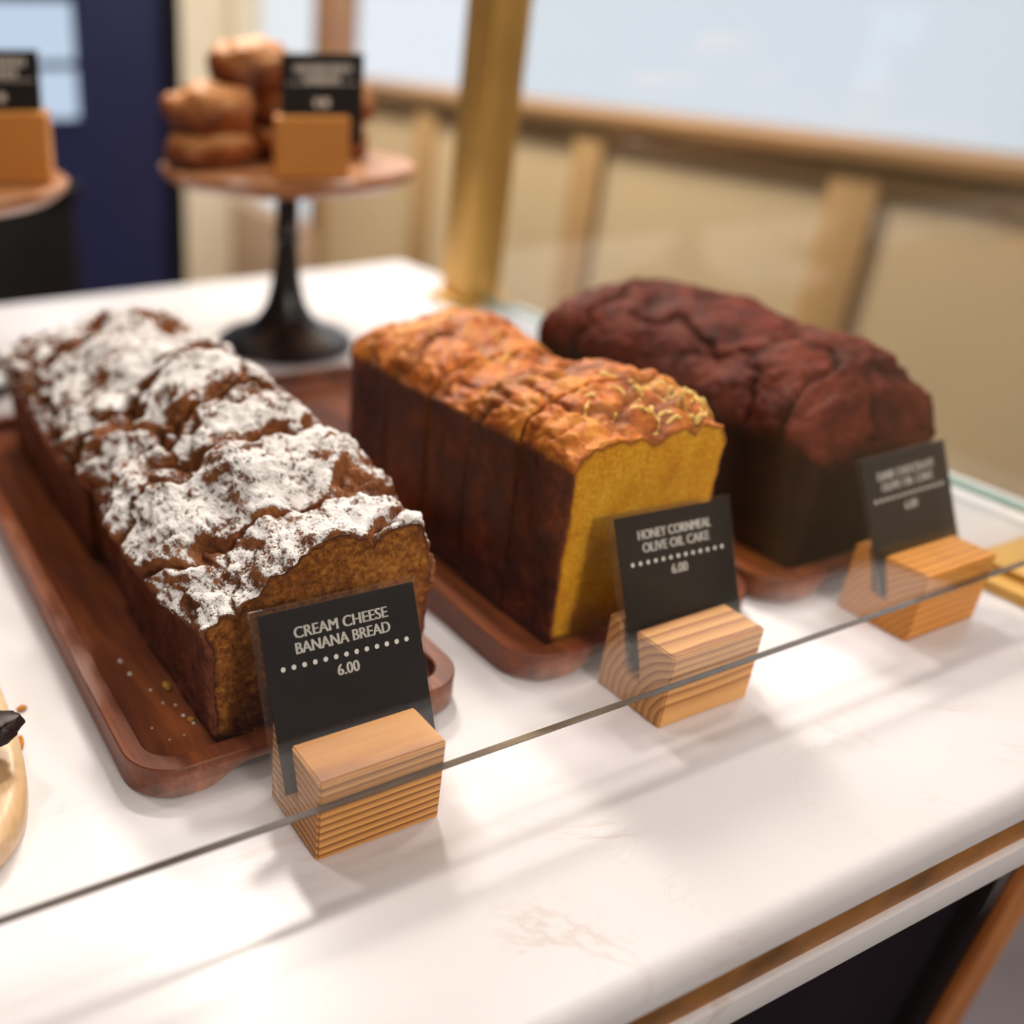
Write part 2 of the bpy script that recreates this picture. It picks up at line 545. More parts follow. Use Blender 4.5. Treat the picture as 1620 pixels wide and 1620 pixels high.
# ------------------------------------------------------------------ the counter
counter = thing('counter', (0, 0, FZ), 'white marble counter with a rounded front edge and brass strip', 'counter')
def arc(cy, cz, r, a0, a1, n=8):
    return [(cy + r * math.cos(math.radians(a0 + (a1 - a0) * i / n)), cz + r * math.sin(math.radians(a0 + (a1 - a0) * i / n))) for i in range(n + 1)]
XL, XR = -1.6, 0.738
prof = arc(0.1555, -0.0085, 0.0085, 180, 90) + arc(1.104, -0.004, 0.004, 90, 0, 4) + [(1.108, -0.0185), (0.152, -0.0185)] + arc(0.150, -0.0155, 0.003, 270, 180, 4)
slab = sweep('marble_slab', prof, XL, XR, M['marble'], counter)
slab.location = (0, 0, -FZ)
box('brass_strip', (XL, 0.1486, -FZ - 0.0345), (XR - 0.01, 1.09, -FZ - 0.0187), M['brass_dark'], counter)
lt = sweep('marble_trim', arc(0.1475, -0.0360, 0.002, 180, 90, 3) + [(1.09, -0.0340), (1.09, -0.051)] + arc(0.1475, -0.049, 0.002, 270, 180, 3), XL, XR - 0.003, M['marble'], counter)
lt.location = (0, 0, -FZ)
box('shade_box', (XL + 0.05, 0.225, 0.0), (0.690, 1.0, -FZ - 0.052), M['purple_black'], counter)  # added dark box standing for the shade under the counter
def leg(x0, y, dx):
    bm = bmesh.new()
    tx, ty = 0.021, 0.004
    top = -FZ - 0.052
    vs = []
    for z, ox in ((top, 0), (0, -dx)):
        for sx, sy in ((-1, -1), (1, -1), (1, 1), (-1, 1)):
            vs.append(bm.verts.new((x0 + ox + sx * tx, y + sy * ty, z)))
    for i in range(4):
        bm.faces.new((vs[i], vs[(i + 1) % 4], vs[4 + (i + 1) % 4], vs[4 + i]))
    bm.faces.new(vs[:4][::-1]); bm.faces.new(vs[4:])
    bmesh.ops.bevel(bm, geom=bm.edges[:], offset=0.003, segments=2, affect='EDGES')
    return from_bm('leg', bm, M['oak'], counter)
leg(0.685, 0.205, 0.12)
leg(0.671, 1.04, 0.12)

# ------------------------------------------------------------------ sneeze guard
guard = thing('sneeze_guard', (0.70, 0.238, 0), 'glass display guard with brass post standing on the marble counter', 'display guard')
GX, GY = guard.location.x, guard.location.y
tilt = math.radians(4)
GZ0, GT, GH = 0.0322, 0.0036, 0.50
def gp(d, h):   # glass plane: d = depth through the pane, h = up the pane
    return (d * math.cos(tilt) + h * math.sin(tilt), GZ0 - d * math.sin(tilt) * 0 + h * math.cos(tilt))
def pane(name, a, b, mat, parent):
    """vertical slab given corner loops a (front) and b (back)"""
    bm = bmesh.new()
    va = [bm.verts.new(p) for p in a]
    vb = [bm.verts.new(p) for p in b]
    bm.faces.new(va); bm.faces.new(vb[::-1])
    n = len(a)
    for i in range(n):
        bm.faces.new((va[i], vb[i], vb[(i + 1) % n], va[(i + 1) % n]))
    return from_bm(name, bm, mat, parent, False)
X0, X1 = -1.55 - GX, 0.69 - GX
e = 0.0006
y0, z0 = gp(0, 0); y1, z1 = gp(0, GH)
fp = pane('front_pane', [(X0, y0, z0 + e), (X1, y0, z0 + e), (X1, y1, z1), (X0, y1, z1)],
          [(X0, y0 + GT, z0 + e), (X1, y0 + GT, z0 + e), (X1, y1 + GT, z1), (X0, y1 + GT, z1)], M['glass'], guard)
box('glass_edge', (X0, y0, z0), (X1, y0 + GT, z0 + e), M['glass_edge'], fp, 0.0003, 1)
sp = pane('side_pane', [(-0.003, 0.05, 0.012), (-0.003, 0.66, 0.012), (-0.003, 0.66, 0.50), (-0.003, 0.05, 0.50)],
          [(0.003, 0.05, 0.012), (0.003, 0.66, 0.012), (0.003, 0.66, 0.50), (0.003, 0.05, 0.50)], M['glass'], guard)
box('glass_edge', (-0.003, 0.05, 0.008), (0.003, 0.66, 0.012), M['glass_edge_side'], sp)
bm = bmesh.new()
add_box(bm, (-0.024, 0.640, 0.004), (0.022, 0.690, 0.56), 0.003)
add_box(bm, (-0.034, 0.630, 0.0), (0.034, 0.700, 0.008), 0.002)
from_bm('post', bm, M['brass'], guard)
bm = bmesh.new()
add_box(bm, (0.002, -0.02, 0.010), (0.046, 0.032, 0.56), 0.003)
from_bm('post', bm, M['brass'], guard)
bm = bmesh.new()
add_box(bm, (0.592 - GX, -0.085, 0.0), (0.03, 0.046, 0.007), 0.0015)
add_box(bm, (0.606 - GX, -0.07, 0.007), (0.03, 0.040, 0.012), 0.0015)
from_bm('foot_plate', bm, M['brass'], guard)

# ------------------------------------------------------------------ trays
def rrect(x0, y0, x1, y1, r, n=10):
    pts = []
    for cx, cy, a in ((x1 - r, y0 + r, -90), (x1 - r, y1 - r, 0), (x0 + r, y1 - r, 90), (x0 + r, y0 + r, 180)):
        for i in range(n + 1):
            t = math.radians(a + 90 * i / n)
            pts.append((cx + r * math.cos(t), cy + r * math.sin(t)))
    return pts
def densify(pts, step):
    out = []
    for i, p in enumerate(pts):
        q = pts[(i + 1) % len(pts)]
        m = max(1, int(math.hypot(q[0] - p[0], q[1] - p[1]) / step))
        for k in range(m):
            out.append((p[0] + (q[0] - p[0]) * k / m, p[1] + (q[1] - p[1]) * k / m))
    return out
def sstep(a, b, x):
    t = min(1, max(0, (x - a) / (b - a)))
    return t * t * (3 - 2 * t)

def tray(w, l, label, loc, wall=0.0095, h=0.0165, fl=0.006, r=0.022):
    t = thing('wooden_tray', loc, label, 'tray', 'walnut trays under the loaves')
    loops = []
    def loop(inset, z):
        p = densify(rrect(inset, inset, w - inset, l - inset, max(0.004, r - inset)), 0.004) if inset < 0.0001 else None
        return p
    outer = densify(rrect(0, 0, w, l, r), 0.004)
    cx, cy = w / 2, l / 2
    def inset_pts(d):
        out = []
        for x, y in outer:
            # move towards the inner rounded rectangle's skeleton
            sx = min(max(x, r), w - r); sy = min(max(y, r), l - r)
            vx, vy = x - sx, y - sy
            L = math.hypot(vx, vy)
            k = (r - d) / L if L > 1e-9 else 1
            out.append((sx + vx * k, sy + vy * k))
        return out
    def low(x, y):   # finger cut-outs along the two short ends
        if y < 0.03 or y > l - 0.03:
            return 0.0085 * sstep(0.030, 0.050, x) * sstep(0.030, 0.050, w - x) 
        return 0.0
    rings = []
    b = 0.0006
    rings.append([(x, y, max(0.0, low(x, y))) for x, y in inset_pts(0.002)])
    rings.append([(x, y, low(x, y) + 0.0015) for x, y in inset_pts(0.0)])
    rings.append([(x, y, h - b) for x, y in inset_pts(0.0)])
    rings.append([(x, y, h) for x, y in inset_pts(b)])
    rings.append([(x, y, h) for x, y in inset_pts(wall - b)])
    rings.append([(x, y, h - b) for x, y in inset_pts(wall)])
    rings.append([(x, y, fl + 0.003) for x, y in inset_pts(wall + 0.0008)])
    rings.append([(x, y, fl) for x, y in inset_pts(wall + 0.004)])
    n = len(outer)
    verts = [v for R in rings for v in R]
    faces = []
    for i in range(len(rings) - 1):
        for k in range(n):
            faces.append((i * n + k, i * n + (k + 1) % n, (i + 1) * n + (k + 1) % n, (i + 1) * n + k))
    faces.append(tuple((len(rings) - 1) * n + k for k in range(n)))
    verts_b = len(verts)
    bot = [(x, y, max(0.0009, low(x, y) + 0.0009)) for x, y in inset_pts(0.0045)]
    verts += bot
    for k in range(n):
        faces.append((k, verts_b + k, verts_b + (k + 1) % n, (k + 1) % n))
    faces.append(tuple(verts_b + k for k in range(n))[::-1])
    from_data('tray_body', verts, faces, M['walnut'], t, angle=28)
    return t
tray(0.168, 0.428, 'long walnut tray under the sugar-dusted banana loaf', (0.0895, 0.299, 0))
tray(0.164, 0.428, 'long walnut tray under the golden honey loaf, middle of the three', (0.2868, 0.297, 0))
tray(0.166, 0.428, 'long walnut tray under the dark chocolate loaf', (0.4585, 0.297, 0))

# ------------------------------------------------------------------ loaves
def nz(x, y, z, s, seed=0.0):
    return noise.noise(Vector((x * s + seed, y * s - seed * 0.7, z * s + seed * 1.3)))

class Loaf:
    """profile and relief of one loaf, in world coordinates; segments are cut from it"""
    def __init__(s, xl, xr, yf, yb, z0, zs, over, peak, zc, lump, crack, seed, taper=0.004, ends=0.02, mpow=0.75, npow=0.8, fine=0.0011):
        s.xl, s.xr, s.yf, s.yb, s.z0, s.zs, s.over, s.peak, s.zc = xl, xr, yf, yb, z0, zs, over, peak, zc
        s.lump, s.crack, s.seed, s.taper, s.ends, s.mpow, s.npow, s.fine = lump, crack, seed, taper, ends, mpow, npow, fine
    def profile(s, y, n_top, n_side, n_bot):
        zs = s.zs(y); zc = s.zc(y); pk = s.peak(y); ov = s.over(y)
        pts = []
        c = 0.004
        # left side up
        for i in range(n_side):
            t = i / n_side
            x = s.xl + s.taper * (1 - t)
            z = s.z0 + (zs - s.z0) * t
            if t < 0.12:
                k = 1 - t / 0.12
                x += c * (1 - math.sqrt(max(0, 1 - k * k)))
            pts.append((x, z, 0.0))
        for i in range(n_top + 1):
            a = PI - PI * i / n_top
            ca, sa = math.cos(a), math.sin(a)
            if ca < 0:
                x = pk - (pk - (s.xl - ov)) * abs(ca) ** s.mpow
            else:
                x = pk + ((s.xr + ov) - pk) * abs(ca) ** s.mpow
            z = zs + (zc - zs) * max(0, sa) ** (s.npow(y) if callable(s.npow) else s.npow)
            # underside of the overhang
            pts.append((x, z + 0.003, sstep(0.0, 0.18, sa)))
        for i in range(n_side):
            t = 1 - (i + 1) / n_side
            x = s.xr - s.taper * (1 - t)
            z = s.z0 + (zs - s.z0) * t
            if t < 0.12:
                k = 1 - t / 0.12
                x -= c * (1 - math.sqrt(max(0, 1 - k * k)))
            pts.append((x, z, 0.0))
        xa, xb = s.xr - s.taper - c, s.xl + s.taper + c
        for i in range(1, n_bot):
            t = i / n_bot
            pts.append((xa + (xb - xa) * t, s.z0, -1.0))
        return pts
    def relief(s, x, y, z, top, nx):
        sd = s.seed
        h = 0.0
        big = nz(x, y, z * 0.6, 22, sd) * s.lump + nz(x, y, z, 48, sd + 3) * s.lump * 0.55
        r1 = abs(nz(x, y, z * 0.5, 19, sd + 7) + 0.25 * nz(x, y, z, 70, sd + 8))
        cr = max(0.0, 1 - r1 / 0.13)
        r2 = abs(nz(x, y, z * 0.5, 41, sd + 17) + 0.3 * nz(x, y, z, 120, sd + 18))
        cr2 = max(0.0, 1 - r2 / 0.12) * max(0, nz(x, y, z, 15, sd + 30) + 0.45)
        fine = nz(x, y, z, 150, sd + 21) * s.fine + nz(x, y, z, 330, sd + 23) * s.fine * 0.6
        crev = min(1.0, cr + 0.7 * cr2)
        h = top * (big - s.crack * (cr ** 1.5) - s.crack * 0.5 * cr2 + fine * 1.3)
        h += (1 - top) * (nz(x, y, z, 28, sd + 40) * 0.0014 + fine * 0.6)
        dust_or_crack = 1 - crev
        return h, dust_or_crack
    def segment(s, name, parent, y0, y1, cut0, cut1, mats, step=0.0014, shift=(0, 0, 0), lean=0.0, crumb_amp=0.0007, roundcut=0.0018):
        n_side = max(10, int((s.zs(y0) - s.z0) / step / 1.4))
        width = s.xr - s.xl
        n_top = int((width * 1.75) / step)
        n_bot = 10
        ny = max(8, int((y1 - y0) / step))
        ox, oy, oz = parent.location
        P, A = [], []
        ends0 = roundcut if cut0 else s.ends
        ends1 = roundcut if cut1 else s.ends
        prof_n = None
        ys = []
        for i in range(ny + 1):
            t = i / ny
            ys.append(y0 + (y1 - y0) * t)
        # crowd a few rows at the rounded ends
        def crowd(e, base, sgn):
            return [base + sgn * e * (1 - math.cos(PI / 2 * k / 6)) for k in range(6)]
        ys = crowd(ends0, y0, 1) + [y for y in ys if y0 + ends0 <= y <= y1 - ends1] + crowd(ends1, y1, -1)[::-1]
        for y in ys:
            pr = s.profile(y, n_top, n_side, n_bot)
            prof_n = len(pr)
            d0, d1 = y - y0, y1 - y
            sh = 0.0
            for dd, e in ((d0, ends0), (d1, ends1)):
                if dd < e:
                    k = 1 - dd / e
                    sh = max(sh, e * 0.8 * (1 - math.sqrt(max(0.0, 1 - k * k))))
            cx = (s.xl + s.xr) / 2
            row = []
            zcm = (s.z0 + s.zc(y)) / 2
            for x, z, tp in pr:
                if sh > 0:
                    vx, vz = x - cx, z - zcm
                    L = math.hypot(vx, vz)
                    k = max(0.0, 1 - sh / max(L, 1e-6))
                    x = cx + vx * k
                    z = max(s.z0, zcm + vz * k) if tp >= 0 else s.z0
                row.append([x, y, z, tp])
            P.append(row)
        R = len(P)
        verts, top, dust_or_crack, rim = [], [], [], []
        for i in range(R):
            row = P[i]
            for j in range(prof_n):
                x, y, z, tp = row[j]
                a, b = row[(j - 1) % prof_n], row[(j + 1) % prof_n]
                dx, dz = b[0] - a[0], b[2] - a[2]
                L = math.hypot(dx, dz) or 1
                nx_, nz_ = -dz / L, dx / L
                t = max(0.0, tp)
                if tp < 0:
                    h, du = 0.0, 1.0
                else:
                    h, du = s.relief(x, y, z, t, nx_)
                verts.append((x + nx_ * h, y, max(s.z0, z + nz_ * h)))
                top.append(t); dust_or_crack.append(du); rim.append(0.0)
        faces, mi = [], []
        for i in range(R - 1):
            for j in range(prof_n):
                k = (j + 1) % prof_n
                faces.append((i * prof_n + j, (i + 1) * prof_n + j, (i + 1) * prof_n + k, i * prof_n + k))
                mi.append(0)
        # end faces: rings shrinking to the centre
        for which, base, cut, sgn in ((0, 0, cut0, -1), (1, (R - 1) * prof_n, cut1, 1)):
            ring = [verts[base + j] for j in range(prof_n)]
            tops = [top[base + j] for j in range(prof_n)]
            cx = sum(p[0] for p in ring) / prof_n
            zt = max(p[2] for p in ring)
            cz = (s.z0 + zt) / 2
            K = max(8, int(0.045 / step)) if name != 'slice' else 24
            prev = list(range(base, base + prof_n))
            rad = (s.xr - s.xl) / 2
            if cut:
                for j in range(prof_n):
                    rim[base + j] = 1.0
            for kk in range(1, K + 1):
                f = 1 - (kk / K) ** 1.4
                depth = (1 - f) * rad
                if kk == K:
                    verts.append((cx, ring[0][1], cz)); top.append(0); dust_or_crack.append(1); rim.append(0)
                    cidx = len(verts) - 1
                    for j in range(prof_n):
                        q = (prev[j], prev[(j + 1) % prof_n], cidx)
                        faces.append(q if which == 0 else q[::-1]); mi.append(1 if cut else 0)
                    break
                cur = []
                for j, p in enumerate(ring):
                    x = cx + (p[0] - cx) * f
                    z = cz + (p[2] - cz) * f
                    y = p[1]
                    if cut:
                        y += (nz(x, y, z, 160, s.seed) * 1.0 + nz(x, y, z, 360, s.seed + 5) * 0.7 + nz(x, y, z, 55, s.seed + 9)) * crumb_amp * min(1, kk / 3)
                    else:
                        h, du = s.relief(x, y, z, tops[j] * f, 0)
                        y += sgn * (h * 0.6 + 0.0015 * (1 - f * f))
                    verts.append((x, y, z)); top.append(tops[j] * max(0, f * 2 - 1) if not cut else 0.0); dust_or_crack.append(1.0)
                    wob = 0.0012 + 0.0010 * (1 + nz(x, y, z, 60, s.seed + 2))
                    rim.append(max(0.0, 1 - depth / wob) if cut else 0.0)
                    cur.append(len(verts) - 1)
                for j in range(prof_n):
                    k = (j + 1) % prof_n
                    q = (prev[j], prev[k], cur[k], cur[j])
                    faces.append(q if which == 0 else q[::-1]); mi.append(1 if cut else 0)
                prev = cur
        V = []
        for x, y, z in verts:
            yy = y + shift[1] + lean * (z - s.z0)
            V.append((x + shift[0] - ox, yy - oy, z + shift[2] - oz))
        o = from_data(name, V, faces, mats, parent, {'top': top, 'dust_or_crack': dust_or_crack, 'rim': rim}, mi, 75)
        return o

def lerp_pts(pts):
    def f(y):
        if y <= pts[0][0]: return pts[0][1]
        for (a, va), (b, vb) in zip(pts, pts[1:]):
            if y <= b:
                t = (y - a) / (b - a)
                t = t * t * (3 - 2 * t)
                return va + (vb - va) * t
        return pts[-1][1]
    return f

TF = 0.0062   # tray floor level
banana = thing('banana_loaf', (0.186, 0.318, TF), 'sugar-dusted brown banana loaf with craggy top on a walnut tray', 'cake', 'loaf cakes in the display')
L1 = Loaf(0.1290, 0.2425, 0.318, 0.697, TF, lerp_pts([(0.318, 0.060), (0.40, 0.063), (0.72, 0.064)]), lerp_pts([(0.318, 0.002), (0.37, 0.0085), (0.55, 0.0085), (0.69, 0.003)]),
          lerp_pts([(0.318, 0.219), (0.40, 0.208), (0.55, 0.206), (0.72, 0.192)]), lerp_pts([(0.318, 0.094), (0.355, 0.104), (0.395, 0.112), (0.45, 0.119), (0.52, 0.120), (0.60, 0.112), (0.70, 0.097)]),
          0.0115, 0.0085, 4.2, taper=0.002, ends=0.02, mpow=0.95, npow=lerp_pts([(0.318, 1.5), (0.38, 1.0)]), fine=0.0019)
mb = [M['banana_crust'], M['banana_crumb']]
L1.segment('front_piece', banana, 0.318, 0.4420, True, True, mb, 0.00115, (0, 0, 0), 0.0, 0.0016, 0.0036)
L1.segment('slice', banana, 0.4455, 0.4915, True, True, mb, 0.0014, (0.0034, 0, 0), 0.016, 0.001, 0.0046)
L1.segment('end_piece', banana, 0.4966, 0.697, True, False, mb, 0.0016, (-0.001, 0.0003, 0), 0.004, 0.001, 0.0046)

honey = thing('honey_loaf', (0.3635, 0.3136, TF), 'golden sliced honey loaf with lemon zest curls showing its yellow crumb', 'cake', 'loaf cakes in the display')
L2 = Loaf(0.3140, 0.4135, 0.3136, 0.526, TF, lerp_pts([(0.3136, 0.102), (0.54, 0.098)]), lerp_pts([(0, 0.001)]),
          lerp_pts([(0.32, 0.378), (0.45, 0.37), (0.54, 0.362)]), lerp_pts([(0.3136, 0.117), (0.330, 0.125), (0.355, 0.130), (0.385, 0.127), (0.413, 0.114), (0.447, 0.123), (0.480, 0.128), (0.505, 0.125), (0.53, 0.114)]),
          0.0045, 0.0042, 9.7, taper=0.001, ends=0.012, mpow=0.66, npow=0.9, fine=0.0013)
mh = [M['honey_crust'], M['honey_crumb']]
L2.segment('slice', honey, 0.3136, 0.3515, True, True, mh, 0.0013, (0, 0, 0), 0.0, 0.0004, 0.0018)
L2.segment('slice', honey, 0.3528, 0.3915, True, True, mh, 0.0015, (-0.0008, 0, 0), 0.004, 0.0003, 0.0022)
L2.segment('slice', honey, 0.3932, 0.4320, True, True, mh, 0.0017, (0.0010, 0, 0), 0.006, 0.0003, 0.0022)
L2.segment('slice', honey, 0.4335, 0.4720, True, True, mh, 0.0017, (-0.0004, 0, 0), 0.006, 0.0003, 0.0022)
L2.segment('end_piece', honey, 0.4735, 0.526, True, False, mh, 0.0018, (0.0006, 0, 0), 0.006, 0.0003, 0.0022)

choc = thing('chocolate_loaf', (0.546, 0.3167, TF), 'dark chocolate loaf with a cracked top beside the glass end', 'cake', 'loaf cakes in the display')
L3 = Loaf(0.4905, 0.6010, 0.3167, 0.547, TF, lerp_pts([(0.32, 0.074), (0.65, 0.080)]), lerp_pts([(0.3167, 0.0015), (0.40, 0.004)]),
          lerp_pts([(0.32, 0.556), (0.65, 0.548)]), lerp_pts([(0.3167, 0.090), (0.328, 0.110), (0.342, 0.119), (0.37, 0.124), (0.45, 0.127), (0.51, 0.127), (0.547, 0.113)]),
          0.0055, 0.0050, 15.3, taper=0.006, ends=0.007, mpow=0.85, npow=0.80, fine=0.0010)
L3.segment('loaf_body', choc, 0.3167, 0.547, False, False, [M['choc_crust'], M['choc_crust']], 0.0016)

def surface_z(parent, x, y):
    best = None
    for c in parent.children:
        me = c.data
        inv = parent.location
        key = c.name
        if key not in surface_z.cache:
            surface_z.cache[key] = BVHTree.FromPolygons([v.co + inv for v in me.vertices], [p.vertices[:] for p in me.polygons])
        h = surface_z.cache[key].ray_cast(Vector((x, y, 0.4)), Vector((0, 0, -1)))
        if h[0] and (best is None or h[0].z > best):
            best = h[0].z
    return best
surface_z.cache = {}

def tube(pts, r, n=6):
    verts, faces = [], []
    m = len(pts)
    for i, p in enumerate(pts):
        p = Vector(p)
        t = (Vector(pts[min(i + 1, m - 1)]) - Vector(pts[max(i - 1, 0)])).normalized()
        a = t.orthogonal().normalized(); b = t.cross(a)
        rr = r * (0.45 if i in (0, m - 1) else 1)
        for k in range(n):
            q = 2 * PI * k / n
            verts.append(p + (a * math.cos(q) + b * math.sin(q) * 0.55) * rr)
    for i in range(m - 1):
        for k in range(n):
            faces.append((i * n + k, i * n + (k + 1) % n, (i + 1) * n + (k + 1) % n, (i + 1) * n + k))
    faces.append(tuple(range(n))[::-1]); faces.append(tuple((m - 1) * n + k for k in range(n)))
    return [tuple(v) for v in verts], faces

rz = random.Random(5)
def zest(cx, cy, n, sx, sy, lmin, lmax):
    for _ in range(n):
        x = cx + rz.gauss(0, sx); y = cy + rz.gauss(0, sy)
        x = min(max(x, 0.319), 0.4095); y = min(max(y, 0.317), 0.515)
        a = rz.uniform(0, 2 * PI); curl = rz.uniform(-220, 220)
        L = rz.uniform(lmin, lmax)
        pts = []
        px, py = x, y
        for k in range(7):
            z = surface_z(honey, px, py)
            if z is None: break
            pts.append((px - honey.location.x, py - honey.location.y, z + 0.0004 + 0.0008 * math.sin(k) - honey.location.z))
            a += curl * L / 6 * 1.0
            px += math.cos(a) * L / 6; py += math.sin(a) * L / 6
        if len(pts) > 3:
            v, f = tube(pts, rz.uniform(0.0006, 0.0012))
            from_data('zest_curl', v, f, M['zest'], honey)
zest(0.397, 0.327, 20, 0.007, 0.006, 0.006, 0.015)
zest(0.378, 0.340, 18, 0.012, 0.012, 0.004, 0.011)
zest(0.355, 0.470, 22, 0.014, 0.024, 0.003, 0.009)
zest(0.340, 0.335, 5, 0.01, 0.008, 0.003, 0.007)

# ------------------------------------------------------------------ price tags on slotted blocks
LETTER_CACHE = {}
def text_geo(txt, size, bold=0.0):
    cu = bpy.data.curves.new('lettering', 'FONT')
    cu.body = txt
    cu.size = size
    cu.align_x = 'CENTER'
    cu.align_y = 'CENTER'
    cu.offset = bold
    cu.extrude = 0.00004
    cu.resolution_u = 4
    o = bpy.data.objects.new('lettering', cu)
    COL.objects.link(o)
    bpy.context.view_layer.update()
    dg = bpy.context.evaluated_depsgraph_get()
    me = bpy.data.meshes.new_from_object(o.evaluated_get(dg))
    bpy.data.objects.remove(o)
    bpy.data.curves.remove(cu)
    return me

def lettering(name, parent, lines, dots, dots_y, dots_w, mtx, strokes=()):
    bm = bmesh.new()
    for txt, size, y, wid in lines:
        me = text_geo(txt, size, 0.0)
        xs = [v.co.x for v in me.vertices]
        k = wid / (max(xs) - min(xs))
        mid = (max(xs) + min(xs)) / 2
        me.transform(Matrix.Translation((0, y, 0)) @ Matrix.Diagonal((k, 1, 1, 1)) @ Matrix.Translation((-mid, 0, 0)))
        for q in (-0.00022, 0.0, 0.00022):
            me.transform(Matrix.Translation((q if q <= 0 else 0.00044, 0, 0)))
            bm.from_mesh(me)
            if q < 0: me.transform(Matrix.Translation((0.00022, 0, 0)))
            elif q == 0: me.transform(Matrix.Translation((-0.00022, 0, 0)))
        bpy.data.meshes.remove(me)
    for i in range(dots):
        x = -dots_w / 2 + dots_w * i / (dots - 1)
        bmesh.ops.create_circle(bm, cap_ends=True, segments=14, radius=0.00108, matrix=Matrix.Translation((x, dots_y, 0.00004)))
    for x0_, x1_, y0_, y1_ in strokes:
        add_box(bm, (x0_, y0_, 0), (x1_, y1_, 0.00005))
    bm.transform(mtx)
    me = bpy.data.meshes.new(name)
    bm.to_mesh(me); bm.free()
    return link(name, me, M['ink'], parent)

def price_tag(loc, label, pine, lines, acr=(0.0770, 0.0755), card=(0.0725, 0.0728), card_off=(0.0, 0.0), roll=0.0, tilt_deg=26, x_off=0.0,
              rot=0.0, dots=13, strokes=(), block=(0.0575, 0.0405, 0.0405), slot_y=0.0285):
    """block front-left-bottom corner at loc; the card leans back in the slot"""
    t = thing('price_tag', loc, label, 'price tag', 'price tags on wooden blocks', (0, 0, rot))
    W, D, H = block
    ta = math.radians(tilt_deg)
    sw = 0.0045
    sd = 0.0235      # slot depth
    dy, dz = math.sin(ta), math.cos(ta)
    # slot mouth at the top, bottom of the slot lower and nearer
    my = slot_y
    by_ = my - 0.0080
    prof = [(0, 0), (D, 0), (D, H), (my + sw, H), (by_ + sw, H - sd), (by_ - sw, H - sd), (my - sw, H), (0, H)]
    n = len(prof)
    bm = bmesh.new()
    a = [bm.verts.new((0, y, z)) for y, z in prof]
    b = [bm.verts.new((W, y, z)) for y, z in prof]
    # end faces of the slotted section as three convex quads
    for vs, flip in ((a, False), (b, True)):
        for idx in ((0, 5, 6, 7), (0, 1, 4, 5), (1, 2, 3, 4)):
            q = [vs[i] for i in idx]
            bm.faces.new(q[::-1] if flip else q)
    for i in range(n):
        k = (i + 1) % n
        bm.faces.new((a[i], b[i], b[k], a[k]))
    bmesh.ops.recalc_face_normals(bm, faces=bm.faces[:])
    sharp = [e for e in bm.edges if len(e.link_faces) == 2 and e.calc_face_angle(0) > 0.5]
    bmesh.ops.bevel(bm, geom=sharp, offset=0.0008, segments=2, affect='EDGES')
    from_bm('wooden_block', bm, pine, t, True, 30)
    # card frame: origin = bottom centre of the acrylic in the slot
    org = Vector((W / 2 + x_off, by_ - 0.0010, H - sd + 0.0008))
    up = Vector((0, dy, dz)); right = Vector((1, 0, 0)); nrm = right.cross(up)
    m = Matrix(((right.x, up.x, nrm.x, org.x), (right.y, up.y, nrm.y, org.y), (right.z, up.z, nrm.z, org.z), (0, 0, 0, 1)))
    m = m @ Matrix.Rotation(roll, 4, 'Z')
    aw, ah = acr
    cw, ch = card
    hold = box('acrylic_holder', (-aw / 2, 0, -0.0014), (aw / 2, ah, 0.0014), M['acrylic'], t, 0.0, 1, m)
    c0 = card_off[0] - cw / 2
    box('card', (c0, card_off[1], -0.0004), (c0 + cw, card_off[1] + ch, 0.0004), M['card'], t, 0.0, 1, m)
    lm = m @ Matrix.Translation((card_off[0], card_off[1], 0.00045))
    lettering('lettering', t, lines, dots, ch * 0.682, cw * 0.80, lm, strokes)
    return t

ch_ = 0.0728
def lines3(a, wa, b, wb, p):
    return [(a, 0.0066, ch_ * 0.862, wa), (b, 0.0066, ch_ * 0.775, wb), (p, 0.0066, ch_ * 0.600, 0.0100)]
price_tag((0.1437, 0.2442, 0), 'black price card lettered cream cheese banana bread in a wooden block', M['pine_a'],
          lines3('CREAM CHEESE', 0.0435, 'BANANA BREAD', 0.0440, '6.00'), roll=math.radians(-1.6), x_off=0.0025, card_off=(0.0013, 0.0005))
price_tag((0.3265, 0.2472, 0), 'black price card lettered honey cornmeal olive oil cake in a wooden block', M['pine_b'],
          lines3('HONEY CORNMEAL', 0.0470, 'OLIVE OIL CAKE', 0.0430, '6.00'), roll=math.radians(-2.8), x_off=0.0063, card_off=(0.0012, 0.0005))
price_tag((0.4995, 0.2445, 0), 'black price card lettered dark chocolate olive oil cake beside the brass plate', M['pine_c'],
          lines3('DARK CHOCOLATE', 0.0470, 'OLIVE OIL CAKE', 0.0430, '6.00'), roll=math.radians(0.6), x_off=0.0062, card_off=(0.0005, 0.0005), acr=(0.072, 0.0755), card=(0.0697, 0.0735))

